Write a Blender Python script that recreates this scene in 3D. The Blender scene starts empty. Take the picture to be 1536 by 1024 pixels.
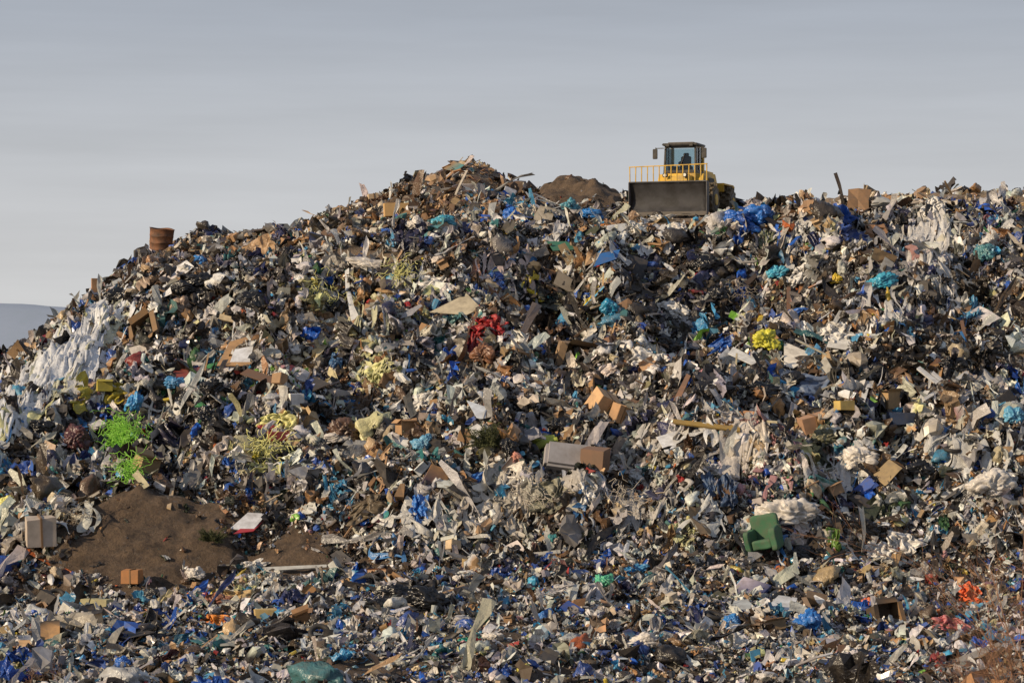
import bpy, bmesh, math, random, time
import numpy as np
from mathutils import Vector, Matrix, noise as mn
T0=time.time()
rng=np.random.default_rng(11); random.seed(7)
K=36/85/1536; CZ=12.0
scene=bpy.context.scene
def link(o,parent=None):
    scene.collection.objects.link(o)
    if parent: o.parent=parent
    return o
def lin(c):
    c=np.array(c,float)/255
    return np.where(c<=0.04045,c/12.92,((c+0.055)/1.055)**2.4)
# ------------------------------------------------------------ noise
def h2(ix,iy,seed):
    n=(ix.astype(np.int64)*374761393+iy.astype(np.int64)*668265263+seed*1442695041)&0x7fffffff
    n=((n^(n>>13))*1274126177)&0x7fffffff
    n=n^(n>>16)
    return (n&0xffff)/65535.0
def vn(x,y,seed=0):
    ix=np.floor(x);iy=np.floor(y);fx=x-ix;fy=y-iy
    fx=fx*fx*(3-2*fx);fy=fy*fy*(3-2*fy)
    a=h2(ix,iy,seed);b=h2(ix+1,iy,seed);c=h2(ix,iy+1,seed);d=h2(ix+1,iy+1,seed)
    return (a*(1-fx)+b*fx)*(1-fy)+(c*(1-fx)+d*fx)*fy-0.5
# ------------------------------------------------------------ materials
def nodes_mat(name):
    m=bpy.data.materials.new(name); m.use_nodes=True
    return m,m.node_tree.nodes,m.node_tree.links,m.node_tree.nodes['Principled BSDF']
def attr_mat(name,rough,transl=0.0,bump=0.4,bscale=14,flk=0.35):
    m,N,L,P=nodes_mat(name)
    a=N.new('ShaderNodeAttribute');a.attribute_name='Col'
    g=N.new('ShaderNodeNewGeometry')
    n1=N.new('ShaderNodeTexNoise');n1.inputs['Scale'].default_value=6;n1.inputs['Detail'].default_value=4
    L.new(g.outputs['Position'],n1.inputs['Vector'])
    r=N.new('ShaderNodeMapRange');r.inputs[1].default_value=.42;r.inputs[2].default_value=.7;r.inputs[3].default_value=.02;r.inputs[4].default_value=flk
    L.new(n1.outputs[0],r.inputs[0])
    mx=N.new('ShaderNodeMixRGB');mx.inputs[2].default_value=(.11,.088,.065,1)
    L.new(r.outputs[0],mx.inputs[0]);L.new(a.outputs['Color'],mx.inputs[1])
    L.new(mx.outputs[0],P.inputs['Base Color'])
    P.inputs['Roughness'].default_value=rough
    if bump>0:
        n2=N.new('ShaderNodeTexNoise');n2.inputs['Scale'].default_value=bscale;n2.inputs['Detail'].default_value=2;n2.inputs['Distortion'].default_value=1.0
        L.new(g.outputs['Position'],n2.inputs['Vector'])
        b=N.new('ShaderNodeBump');b.inputs['Strength'].default_value=bump;b.inputs['Distance'].default_value=.06
        L.new(n2.outputs[0],b.inputs['Height']);L.new(b.outputs[0],P.inputs['Normal'])
    if transl>0:
        t=N.new('ShaderNodeBsdfTranslucent');L.new(mx.outputs[0],t.inputs[0])
        ms=N.new('ShaderNodeMixShader');ms.inputs[0].default_value=transl
        out=[n for n in N if n.type=='OUTPUT_MATERIAL'][0]
        L.new(P.outputs[0],ms.inputs[1]);L.new(t.outputs[0],ms.inputs[2]);L.new(ms.outputs[0],out.inputs[0])
    return m
MATTE=attr_mat('litter_matte',.75,bump=0,flk=.45)
PLAST=attr_mat('litter_plastic',.3,bump=0)
BIGM=attr_mat('large_plastic',.34,bump=.6,bscale=9,flk=.4)
FILM=attr_mat('litter_film',.33,transl=.2,bump=.5,bscale=10,flk=.3)
_mc={}
def mat(name,rgb,rough=.6,metal=0,dirt=.3,dcol=(.12,.095,.07),scale=4,bump=.15):
    if name in _mc:return _mc[name]
    m,N,L,P=nodes_mat(name)
    tc=N.new('ShaderNodeTexCoord')
    n1=N.new('ShaderNodeTexNoise');n1.inputs['Scale'].default_value=scale;n1.inputs['Detail'].default_value=8;n1.inputs['Roughness'].default_value=.65
    L.new(tc.outputs['Object'],n1.inputs['Vector'])
    r=N.new('ShaderNodeMapRange');r.inputs[1].default_value=.4;r.inputs[2].default_value=.68;r.inputs[3].default_value=dirt*.2;r.inputs[4].default_value=min(1,dirt*1.8)
    L.new(n1.outputs[0],r.inputs[0])
    mx=N.new('ShaderNodeMixRGB');c=lin(rgb);mx.inputs[1].default_value=(*c,1);mx.inputs[2].default_value=(*dcol,1)
    L.new(r.outputs[0],mx.inputs[0]);L.new(mx.outputs[0],P.inputs['Base Color'])
    P.inputs['Roughness'].default_value=rough;P.inputs['Metallic'].default_value=metal
    b=N.new('ShaderNodeBump');b.inputs['Strength'].default_value=bump;b.inputs['Distance'].default_value=.05
    L.new(n1.outputs[0],b.inputs['Height']);L.new(b.outputs[0],P.inputs['Normal'])
    _mc[name]=m;return m
# ------------------------------------------------------------ terrain
crX=[-500,-150,0,50,100,150,200,300,400,500,600,700,800,900,960,1000,1100,1200,1300,1400,1470,1536,1750,2200]
crY=[900,690,572,534,498,464,436,412,404,408,396,376,364,352,336,332,328,322,322,320,336,338,340,420]
skX=[-500,-150,0,50,95,140,180,215,260,300,370,400,440,480,540,600,650,690,715,750,775,800,830,860,890,925,955,1000,1090,1160,1230,1290,1400,1536,1750,2200]
skY=[900,690,564,530,496,452,418,388,380,364,358,351,344,325,306,290,272,253,252,266,282,296,281,276,283,302,319,320,321,316,310,305,301,292,294,400]
t92X=[-500,-150,0,200,400,700,1000,1300,1536,2200];t92Y=[950,760,660,650,640,625,600,590,590,640]
t84X=[-500,-150,0,200,400,520,640,1000,1536,2200];t84Y=[1000,860,770,748,748,722,690,672,684,760]
t78X=[-500,0,200,480,560,1000,1536,2200];t78Y=[1000,893,893,874,862,856,868,900]
DK=[30,45,60,69,78,82.6,92,99,106,111,119,126,130]
pxg=np.arange(-480,2100,4.0); dg=np.concatenate([np.arange(34,140,.24),np.arange(140,200,2.0)])
cr=np.interp(pxg,crX,crY);sk=np.interp(pxg,skX,skY)
p92=np.interp(pxg,t92X,t92Y);p84=np.interp(pxg,t84X,t84Y);p78=np.interp(pxg,t78X,t78Y)
p99=cr+.46*(p92-cr);df=sk-cr
o=np.ones_like(pxg)
def zz(p,d):return CZ+(512-p)*K*d
knotz=np.stack([2.6*o,3.0*o,zz(1022*o,60),zz(.5*(p78+1022)-4,69),zz(p78,78),zz(p84,82.6),zz(p92,92),zz(p99,99),zz(cr,106),
  zz(cr+.30*df,111),zz(cr+.66*df,119),zz(sk,126),zz(sk+3,130)],1)
Z=np.zeros((len(pxg),len(dg)))
for i in range(len(pxg)):
    zi=np.interp(dg,DK,knotz[i])
    far=dg>130
    f=np.clip((dg[far]-130)/60,0,1);f=f*f*(3-2*f)
    zi[far]=knotz[i,-1]*(1-f)-.6*f
    Z[i]=zi
edge=np.clip((pxg+480)/250,0,1)*np.clip((2096-pxg)/250,0,1)
Z=Z*edge[:,None]-.5*(1-edge[:,None])
nearf=np.clip((dg-34)/8,0,1);Z=Z*nearf[None]-.5*(1-nearf[None])
kern=np.exp(-np.linspace(-2,2,9)**2);kern/=kern.sum()
Zs=np.apply_along_axis(lambda a:np.convolve(np.pad(a,4,'edge'),kern,'valid'),1,Z)
PX,D=np.meshgrid(pxg,dg,indexing='ij')
X=(PX-768)*K*D
# gullies and spurs of the tipping face
for (a,b,ra,rb,hgt) in [(850,98,60,5,-1.6),(500,101,55,4,-1.),(650,88,90,4,1.),(1120,87,110,4,.9),(1010,97,60,4,-1.),(300,100,60,4,-1.),(960,82,60,2.5,-.9),(1330,99,80,5,.8),(1240,90,60,4,-1.),(420,92,60,4,.8),(560,80,60,2.5,-.7),(1430,85,60,4,.8),(700,103,70,3,.8),(1150,101,50,4,-.9),(150,92,50,4,-.8)]:
    Zs=Zs+hgt*np.exp(-((PX-a)/ra)**2-((D-b)/rb)**2)
slope=np.interp(dg,[40,76,80,104,108,150],[.3,.4,1,1,.5,.42])[None]*np.ones_like(X)
comp=np.exp(-(((PX-1005)/115)**2+((D-113)/7)**2))
slope*=1-.9*np.clip(comp*1.6,0,1)
slp=np.clip((D-80)/3,0,1)*np.clip((107-D)/4,0,1)
rid=.45-np.abs(vn(X/3.1+D*.08,D/6,21))*2
rid2=.45-np.abs(vn(X/1.5,D/1.9,31))*2
nz=vn(X/4.2,D/3.5,1)*2.0+rid*.6+slp*(rid*.8+rid2*.5)+vn(X/1.9,D/1.5,2)*1.1+vn(X/.8,D/.7,3)*.65+vn(X/.37,D/.33,4)*.28
def box_(x,a,b,s):return np.clip((x-a)/s,0,1)*np.clip((b-x)/s,0,1)
bare=np.exp(-(((PX-235)/125)**2+((D-80.6)/2.3)**2)**2)
bare=np.maximum(bare,.9*np.exp(-(((PX-430)/70)**2+((D-79.6)/1.4)**2)**2))
heap=box_(PX,800,940,14)*box_(D,116,133,3)
rough=vn(X/.6,D/.6,41)*.45+vn(X/1.4,D/1.6,42)*.8+vn(X/.3,D/.3,43)*.2
Z=Zs+nz*slope*edge[:,None]*(1-.7*bare)*(1-.3*heap)+(bare*.7+heap*1.1)*rough
PY=512-(Z-CZ)/(K*D)
soil=np.zeros_like(X)
for (a,b,ra,rb,w) in [(530,384,120,12,.9),(735,268,85,16,.7),
   (620,752,60,18,.6),(500,1005,130,16,.9),(820,1012,60,12,.8),(240,385,80,18,.4),(760,945,80,26,.6),(1020,328,100,10,1),(330,362,90,10,.6),(800,400,50,18,.6),(850,380,60,14,.6),(60,885,90,12,.9),(1010,900,60,25,.5),(560,845,60,10,.6),(330,850,150,14,.5)]:
    soil=np.maximum(soil,w*np.exp(-(((PX-a)/ra)**2+((PY-b)/rb)**2)**1.5))
soil=np.maximum(soil,.93*np.clip((PX-1110)/60,0,1)*np.clip((D-108.5)/3,0,1))
soil=np.clip(soil+vn(X/1.1,D/1.1,9)*.3*(soil>.1),0,1)
hard=np.clip(np.maximum(bare*1.15+vn(X/.9,D/.9,19)*.7*(bare>.05)+vn(X/.4,D/.4,29)*.4*(bare>.05),heap*1.1+vn(X/.9,D/.9,18)*.35*(heap>.05)),0,1)
soil=np.maximum(soil,hard)
nx,ny=X.shape
co=np.stack([X,D,Z],-1)
dx=np.gradient(co,axis=0);dy=np.gradient(co,axis=1)
NR=np.cross(dx,dy);AREA=np.linalg.norm(NR,axis=-1);NR/=AREA[...,None]
def mesh_from(name,V,loops,totals,mats,col=None,smooth=False):
    me=bpy.data.meshes.new(name)
    me.vertices.add(len(V));me.vertices.foreach_set('co',np.ascontiguousarray(V,dtype=np.float32).ravel())
    me.loops.add(len(loops));me.loops.foreach_set('vertex_index',np.ascontiguousarray(loops,dtype=np.int32))
    me.polygons.add(len(totals));st=np.concatenate([[0],np.cumsum(totals)[:-1]]).astype(np.int32)
    me.polygons.foreach_set('loop_start',st)
    for m in mats:me.materials.append(m)
    me.update(calc_edges=True)
    me.polygons.foreach_set('use_smooth',np.full(len(totals),smooth))
    if col is not None:
        a=me.color_attributes.new('Col','FLOAT_COLOR','POINT')
        a.data.foreach_set('color',np.ascontiguousarray(col,dtype=np.float32).ravel())
    ob=bpy.data.objects.new(name,me);link(ob);return ob
ii=np.arange(nx*ny).reshape(nx,ny)
q=np.stack([ii[:-1,:-1],ii[1:,:-1],ii[1:,1:],ii[:-1,1:]],-1).reshape(-1)
m,N,L,P=nodes_mat('landfill_soil')
a=N.new('ShaderNodeAttribute');a.attribute_name='Col'
g=N.new('ShaderNodeNewGeometry')
v=N.new('ShaderNodeTexVoronoi');v.inputs['Scale'].default_value=12;L.new(g.outputs['Position'],v.inputs['Vector'])
sep=N.new('ShaderNodeSeparateColor');L.new(v.outputs['Color'],sep.inputs[0])
cr_=N.new('ShaderNodeValToRGB');cr_.color_ramp.interpolation='CONSTANT'
pal=[(0,(62,55,47)),(.22,(36,34,34)),(.46,(98,88,76)),(.58,(150,146,140)),(.66,(50,50,56)),(.78,(110,104,96)),(.86,(46,84,115)),(.89,(80,66,52)),(.95,(180,178,174)),(.98,(110,56,50))]  # litter flecks, darkened to put the shade of gaps into the colour
els=cr_.color_ramp.elements
els[0].position=0;els[0].color=(*lin(pal[0][1]),1);els[1].position=pal[1][0];els[1].color=(*lin(pal[1][1]),1)
for p_,c_ in pal[2:]:
    e=els.new(p_);e.color=(*lin(c_),1)
L.new(sep.outputs[0],cr_.inputs[0])
n1=N.new('ShaderNodeTexNoise');n1.inputs['Scale'].default_value=1.6;n1.inputs['Detail'].default_value=12;n1.inputs['Roughness'].default_value=.75;L.new(g.outputs['Position'],n1.inputs['Vector'])
sr=N.new('ShaderNodeValToRGB');sr.color_ramp.elements[0].position=.34;sr.color_ramp.elements[0].color=(.035,.022,.014,1);sr.color_ramp.elements[1].position=.68;sr.color_ramp.elements[1].color=(.19,.125,.075,1)
L.new(n1.outputs[0],sr.inputs[0])
sc=N.new('ShaderNodeSeparateColor');L.new(a.outputs['Color'],sc.inputs[0])
mr=N.new('ShaderNodeMapRange');mr.inputs[1].default_value=.0;mr.inputs[2].default_value=.6;mr.inputs[3].default_value=.2;mr.inputs[4].default_value=.95;L.new(sc.outputs[0],mr.inputs[0])
mx=N.new('ShaderNodeMixRGB');L.new(mr.outputs[0],mx.inputs[0]);L.new(cr_.outputs[0],mx.inputs[1]);L.new(sr.outputs[0],mx.inputs[2])
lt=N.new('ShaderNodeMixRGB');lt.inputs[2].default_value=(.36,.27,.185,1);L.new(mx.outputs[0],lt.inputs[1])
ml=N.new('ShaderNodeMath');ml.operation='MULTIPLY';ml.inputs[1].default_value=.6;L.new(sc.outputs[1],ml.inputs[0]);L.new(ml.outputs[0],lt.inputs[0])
L.new(lt.outputs[0],P.inputs['Base Color']);P.inputs['Roughness'].default_value=.9
b=N.new('ShaderNodeBump');b.inputs['Strength'].default_value=1;b.inputs['Distance'].default_value=.35;L.new(n1.outputs[0],b.inputs['Height']);L.new(b.outputs[0],P.inputs['Normal'])
SOILM=m
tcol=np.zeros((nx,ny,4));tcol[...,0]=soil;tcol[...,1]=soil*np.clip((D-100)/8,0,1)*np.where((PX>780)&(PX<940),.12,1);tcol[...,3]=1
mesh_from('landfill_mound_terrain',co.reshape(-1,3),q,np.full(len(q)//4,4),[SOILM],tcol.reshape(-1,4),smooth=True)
HERO=[]
def locate(px,py):
    i=int(np.clip(round((px-pxg[0])/4),0,nx-1))
    col=PY[i,:];idx=np.where((col<=py)&(dg>50))[0]
    j=int(idx[0]) if len(idx) else int(np.argmin(np.where(dg<135,col,9e9)))
    return i,j
def wp(px,py,r=0):
    i,j=locate(px,py);p=Vector(((px-768)*K*dg[j],dg[j],Z[i,j]))
    return p,Vector(NR[i,j]),dg[j]
def hz(x,y):
    px=x/(K*y)+768
    fi=np.clip((px-pxg[0])/4,0,nx-1.001);fj=np.clip(np.interp(y,dg,np.arange(len(dg))),0,ny-1.001)
    i=fi.astype(int) if isinstance(fi,np.ndarray) else int(fi);j=fj.astype(int) if isinstance(fj,np.ndarray) else int(fj)
    a=fi-i;b=fj-j
    return (Z[i,j]*(1-a)+Z[i+1,j]*a)*(1-b)+(Z[i,j+1]*(1-a)+Z[i+1,j+1]*a)*b
# ------------------------------------------------------------ hero items
def obj_from_bm(name,bm,m,smooth=False):
    me=bpy.data.meshes.new(name);bm.to_mesh(me);bm.free();ob=bpy.data.objects.new(name,me);link(ob);me.materials.append(m)
    if smooth:
        for p in me.polygons:p.use_smooth=True
    return ob
def dull(c,k=.14):
    g_=sum(c)/3*.8;return tuple(int(a_*(1-k)+g_*k) for a_ in c)
def bag(name,px,py,w,h,rgb,rough=.35,seed=0,dirt=.22,knot=False,depth=.8):
    p,n,d=wp(px,py+h*.45);rgb=dull(rgb)
    sw=w*K*d/2;sh=h*K*d/2
    bm=bmesh.new();bmesh.ops.create_icosphere(bm,subdivisions=5,radius=1)
    sd=Vector((seed*3.1+px*.01,py*.013,seed))
    for v in bm.verts:
        c=v.co.copy();cw=c+mn.noise_vector(c*1.4+sd)*.5
        f=1+.55*mn.noise(c*1.1+sd)-.34*(1-min(1,abs(mn.noise(cw*1.9+sd*2))*3.2))*.8-.16*(1-min(1,abs(mn.noise(cw*4.2+sd))*3))-.06*(1-min(1,abs(mn.noise(cw*9+sd))*3))
        f+=.12
        v.co=Vector((c.x*sw*f,c.y*min(sw,sh)*depth*1.1*f,(max(c.z,-.6))*sh*f+.25*sh*mn.noise(Vector((c.x*1.5,0,0))+sd)))
    c_=''.join('%02x'%v for v in rgb)
    ob=obj_from_bm(name,bm,mat('plastic_%s'%c_,rgb,rough,dirt=dirt,scale=3,bump=.5),True)
    ob.location=p+Vector((0,-.15,sh*.6));ob.rotation_euler=(0,random.uniform(-.25,.25),0)
    HERO.append((*ob.location,max(sw,sh)*.9,sw*.9,sh*.9));return ob
def boxobj(name,px,py,w,h,rgb,yaw=.5,tilt=(0,0),openf=False,depth=.8,rough=.8,dirt=.25,bev=.012,tape=True):
    p,n,d=wp(px,py+h*.45);sx_=w*K*d/2*.85;sz_=h*K*d/2;sy_=sx_*depth
    bm=bmesh.new();bmesh.ops.create_cube(bm,size=2)
    for v in bm.verts:v.co=Vector((v.co.x*sx_,v.co.y*sy_,v.co.z*sz_))+Vector([random.uniform(-.07,.07)*sx_ for _ in range(3)])
    if openf:
        top=[f for f in bm.faces if f.calc_center_median().z>sz_*.8][0]
        es=list(top.edges);bmesh.ops.delete(bm,geom=[top],context='FACES_ONLY')
        for e in es:
            a_,b_=e.verts;mid=(a_.co+b_.co)/2;o_=Vector((mid.x,mid.y,0)).normalized()*sy_*.7+Vector((0,0,random.uniform(-.5,.5)*sz_))
            bm.faces.new([a_,b_,bm.verts.new(b_.co+o_),bm.verts.new(a_.co+o_)])
    else:
        bmesh.ops.bevel(bm,geom=bm.edges[:],offset=bev,segments=2,affect='EDGES')
    c_=''.join('%02x'%v for v in rgb)
    ob=obj_from_bm(name,bm,mat('carton_%s'%c_,rgb,rough,dirt=dirt,scale=2))
    ob.location=p+Vector((0,-.18,sz_*.8));ob.rotation_euler=(tilt[0],tilt[1],yaw)
    HERO.append((*ob.location,max(sx_,sz_),sx_,sz_))
    if tape and not openf and sx_>.25:
        bm=bmesh.new();bmesh.ops.create_cube(bm,size=2)
        for v in bm.verts:v.co=Vector((v.co.x*sx_*.07,v.co.y*(sy_*1.06+.01),v.co.z*(sz_*1.06+.01)))
        t=obj_from_bm('packing_tape',bm,mat('tape',(128,98,66),.4,dirt=.2));t.parent=ob
    return ob
def panel(name,pts,rgb,th=.03,rough=.6,dirt=.3):
    cx=sum(p[0] for p in pts)/len(pts)
    ymax=max(q_[1] for q_ in pts);ymin=min(q_[1] for q_ in pts)
    p,n,d=wp(cx,ymax);p2,_,d2=wp(cx,ymin);d0=d-.4
    sl=max(.3,min(2.2,((d2-d)/max(1,(ymax-ymin)))/(K*d0)))
    vs=[]
    for (a_,b_) in pts:
        dd=d0+(ymax-b_)*K*d0*sl
        vs.append(Vector(((a_-768)*K*dd,dd,CZ+(512-b_)*K*dd)))
    nn=(vs[1]-vs[0]).cross(vs[2]-vs[0]).normalized()
    if nn.y>0:nn=-nn
    c0=sum(vs,Vector())/len(vs)
    bm=bmesh.new();fa=[bm.verts.new(v-c0) for v in vs];fb=[bm.verts.new(v-c0-nn*th) for v in vs]
    bm.faces.new(fa);bm.faces.new(fb[::-1])
    for i in range(len(vs)):
        j=(i+1)%len(vs);bm.faces.new([fa[i],fb[i],fb[j],fa[j]])
    bmesh.ops.recalc_face_normals(bm,faces=bm.faces[:])
    c_=''.join('%02x'%v for v in rgb)
    ob=obj_from_bm(name,bm,mat('board_%s'%c_,rgb,rough,dirt=dirt,scale=2.5));ob.location=c0
    r=min(.7,.5*max((v-c0).length for v in vs));HERO.append((*c0,r,r,r));return ob
def sheet(name,px,py,w,h,rgb,seed=0,rough=.5,fold=.35,dirt=.25):
    p,n,d=wp(px,py);a_=w*K*d/2;b_=h*K*d/2;rgb=dull(rgb,.1)
    bm=bmesh.new();bmesh.ops.create_grid(bm,x_segments=34,y_segments=34,size=1)
    sd=Vector((seed*1.7,px*.02,py*.03))
    for v in bm.verts:
        c=v.co.copy();e=1+.7*mn.noise(c.normalized()*1.9+sd) if c.length>0 else 1
        r_=max(abs(c.x),abs(c.y));
        if c.length>0:
            c2=c.normalized()*r_;c=c*.4+c2*.6
        cw=c+mn.noise_vector(c*1.5+sd)*.4
        f=(min(1,abs(mn.noise(Vector((cw.x*2.3,cw.y*1.1,0))+sd))*3)-.4)*fold+(min(1,abs(mn.noise(cw*4+sd))*3)-.4)*fold*.35
        xx=c.x*a_*e;zz_=c.y*b_*e+.1
        gz=float(hz(np.float64(p.x+xx),np.float64(p.y-.3+c.y*b_*.7)))-p.z
        v.co=Vector((xx,-.33-f*min(a_,b_)*1.1+c.y*b_*.7,max(zz_*.6+gz*.4,gz+.06)+f*.25*b_))
    c_=''.join('%02x'%v for v in rgb)
    ob=obj_from_bm(name,bm,mat('cloth_%s'%c_,rgb,rough,dirt=dirt,scale=3,bump=.6),True);ob.location=p;HERO.append((*p,min(a_,b_)*.9,a_*.85,b_*.85));return ob
BL=(16,104,205)
for (x,y,w,h,c) in [(665,331,34,20,(60,165,195)),(768,325,26,24,BL),(884,321,40,18,(20,125,210)),(855,308,26,24,(70,150,170)),(1140,322,44,34,(16,110,210)),(1105,332,40,22,(20,100,200)),(1125,345,30,18,BL),(300,390,24,16,(40,130,210)),(913,466,26,28,(20,145,190)),(975,403,26,14,(30,85,175)),(1320,428,40,24,(45,168,205)),(1475,383,32,30,(70,135,145)),(1165,408,34,22,(60,175,210)),(203,611,22,34,(40,150,220)),(505,545,22,24,(30,90,145)),(635,672,32,24,(90,160,200)),(1210,928,46,38,(28,115,205)),(1098,932,26,24,(40,130,210)),(820,922,30,20,(50,120,200)),(1520,625,30,30,(90,170,210)),(905,876,26,28,(80,190,145)),(262,580,30,20,(60,140,200)),(185,992,28,20,BL)]:
    bag('blue_plastic_bag' if c[2]>150 else 'teal_plastic_bag',x,y,w,h,c,seed=x)
for (x,y,w,h,c) in [(1085,517,44,22,(30,95,185)),(1185,475,54,28,(30,105,195)),(535,610,36,16,(30,135,205)),(716,718,34,18,(30,110,200)),(1355,888,36,24,(60,150,215)),(630,775,28,44,(40,120,210)),(950,858,36,22,(50,150,210)),(706,962,30,16,(50,170,150)),(790,900,20,14,BL),(1385,962,30,20,(80,110,180))]:
    sheet('blue_plastic_sheet',x,y,w,h,c,seed=x,rough=.35,fold=.5)
for (x,y,w,h) in [(300,425,44,22),(275,432,34,20),(320,578,34,24),(278,600,34,28),(310,620,36,24),(180,440,40,24),(590,890,60,28),(645,895,60,40),(560,905,44,22),(1140,590,50,22),(1185,572,36,24),(765,684,26,30),(1060,395,44,30),(1200,830,40,20),(1310,560,40,26),(470,900,40,20),(240,890,40,22),(60,640,36,26),(850,520,30,26),(1430,560,40,26),(500,470,44,30),(690,560,40,28),(1080,450,44,28),(380,450,44,28),(1000,520,44,28),(1380,700,44,28),(840,640,40,26),(1290,790,44,26)]:
    bag('black_rubbish_bag',x,y,w,h,(24,25,30),rough=.28,seed=x,dirt=.05)
for (x,y,w,h) in [(965,963,46,26),(1020,345,34,22),(560,397,64,18),(500,670,48,18),(1180,772,84,46),(1485,728,60,42),(1290,700,44,40),(690,868,20,16),(740,955,30,16),(295,858,30,18),(1285,302,44,18),(625,340,30,24)]:
    bag('white_plastic_bag',x,y,w,h,(218,212,203),seed=x,dirt=.32)
for (x,y,w,h) in [(1200,420,34,30),(950,345,34,26),(990,330,40,20),(1400,312,40,26),(665,430,70,34),(880,740,30,34),(720,785,26,24),(782,905,34,24),(1355,820,50,34),(970,545,60,34),(1270,980,34,24),(480,440,50,30),(905,960,40,24),(1320,830,44,28),(380,850,44,22),(75,930,34,18),(560,700,50,30),(840,560,40,30),(1010,470,50,30),(1250,500,50,34),(430,520,40,30),(900,620,40,26),(1420,640,60,34),(640,600,46,26)]:
    sheet('white_plastic_sheet',x,y,w,h,(226,223,218),seed=x,rough=.38,fold=.55,dirt=.28)
for (nm,x,y,w,h,c) in [('yellow_green_bag',1148,510,38,34,(214,208,50)),('yellow_bag',1254,436,20,16,(225,190,30)),('orange_ball',905,342,30,14,(210,130,50)),('orange_bag',1298,905,20,16,(225,110,60)),('brown_ball',515,646,44,38,(96,68,54)),('red_cloth',72,508,24,14,(160,40,60)),('red_bag',405,650,32,14,(160,40,40)),('pink_bag',775,693,22,18,(210,140,120)),('maroon_bag',118,662,36,40,(80,36,46)),('brown_sack',270,462,30,32,(150,125,105)),('grey_foam_sack',1240,660,46,28,(110,108,80)),('yellow_bag',785,1003,20,16,(215,205,80)),('yellow_bag',12,753,24,22,(215,210,110))]:
    bag(nm,x,y,w,h,c,seed=x+3)
for (nm,x,y,w,h,c) in [('yellow_plastic_sheet',180,594,50,34,(190,170,44)),('yellow_plastic_sheet',890,456,28,24,(210,185,50)),('yellow_cloth',803,440,20,16,(225,200,40)),('orange_bag',328,935,50,28,(236,140,40)),('orange_bag',1450,895,36,54,(232,95,40)),('pale_foam_sheet',418,630,54,34,(224,220,140)),('pale_foam_sheet',565,562,40,40,(220,218,150)),('pink_sheet',1415,945,46,40,(200,110,115)),('pale_pink_sheet',905,560,50,30,(220,204,196))]:
    sheet(nm,x,y,w,h,c,seed=x+3,rough=.45,fold=.5)
sheet('red_tarpaulin',735,494,56,34,(172,20,28),seed=1,fold=.5);sheet('red_tarpaulin',708,522,26,50,(145,25,30),seed=2,fold=.5);bag('brown_cushion',726,535,34,34,(135,88,60),seed=5)
sheet('blue_tarpaulin',1197,580,80,46,(92,112,145),seed=3,fold=.2)
sheet('teal_cloth',1228,728,54,26,(110,160,145),seed=6);sheet('jeans',1090,745,30,46,(50,78,115),seed=7,fold=.5);sheet('jeans',1062,730,20,50,(60,88,125),seed=9)
sheet('green_tarpaulin',1150,362,34,36,(104,112,84),seed=11);sheet('grey_blanket',830,745,60,50,(130,128,108),seed=12)
sheet('black_clothes',640,890,90,40,(20,21,26),seed=13);sheet('black_clothes',300,560,70,30,(30,32,36),seed=14);sheet('dark_clothes',950,430,60,50,(32,36,48),seed=15)
sheet('brown_carpet',555,760,60,34,(92,76,52),seed=16);sheet('orange_sheet',330,905,34,26,(150,95,70),seed=18);sheet('beige_mattress_cover',372,900,70,40,(190,158,104),seed=19,fold=.5)
P_=panel
P_('cardboard_sheet',[(325,548),(345,512),(410,494),(416,528),(372,548)],(186,146,100))
P_('white_board',[(340,556),(352,524),(402,514),(376,556)],(224,228,236))
P_('white_board',[(1176,512),(1222,532),(1190,552),(1176,548)],(238,230,214))
P_('white_board',[(985,655),(1025,643),(1032,660),(998,678)],(238,238,238))
P_('cardboard_sheet',[(530,515),(548,455),(570,460),(552,512)],(180,140,100))
P_('cardboard_sheet',[(644,468),(700,440),(722,462),(700,472)],(204,190,160))
P_('white_board',[(700,600),(735,612),(748,632),(715,626)],(205,212,222))
P_('wooden_board',[(830,425),(838,405),(880,432),(868,445)],(120,112,100))
P_('wooden_board',[(695,415),(700,384),(718,386),(722,420)],(165,110,75))
P_('cardboard_sheet',[(425,580),(475,565),(495,575),(455,592)],(172,140,104))
P_('cardboard_sheet',[(1505,550),(1536,510),(1550,530),(1520,566)],(140,112,80))
P_('white_board',[(590,655),(615,650),(630,680),(600,682)],(232,232,230))
P_('blue_board',[(785,656),(800,640),(838,640),(830,658)],(52,82,150))
P_('teal_board',[(1065,660),(1085,640),(1097,646),(1080,665)],(80,140,140))
P_('white_board',[(1240,520),(1246,500),(1290,516),(1280,526)],(214,212,206))
P_('red_board',[(250,556),(305,550),(296,574),(262,570)],(140,56,48));P_('white_board',[(240,556),(268,540),(308,544),(275,562)],(205,196,182))
P_('grey_board',[(520,390),(570,388),(595,400),(560,410)],(205,205,205));P_('metal_sheet',[(345,792),(372,768),(400,770),(378,796)],(215,215,218));P_('red_board',[(350,800),(372,784),(396,780),(380,796)],(180,40,55))
P_('blue_board',[(890,400),(900,380),(930,374),(925,388)],(30,100,170));P_('green_board',[(820,362),(850,362),(870,374),(830,376)],(40,110,90))
P_('grey_board',[(1090,902),(1120,898),(1135,912),(1105,914)],(180,185,185));P_('wooden_board',[(360,560),(372,552),(440,575),(430,584)],(110,80,56));P_('white_board',[(1100,520),(1170,556),(1160,562),(1092,530)],(220,220,216))
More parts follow.
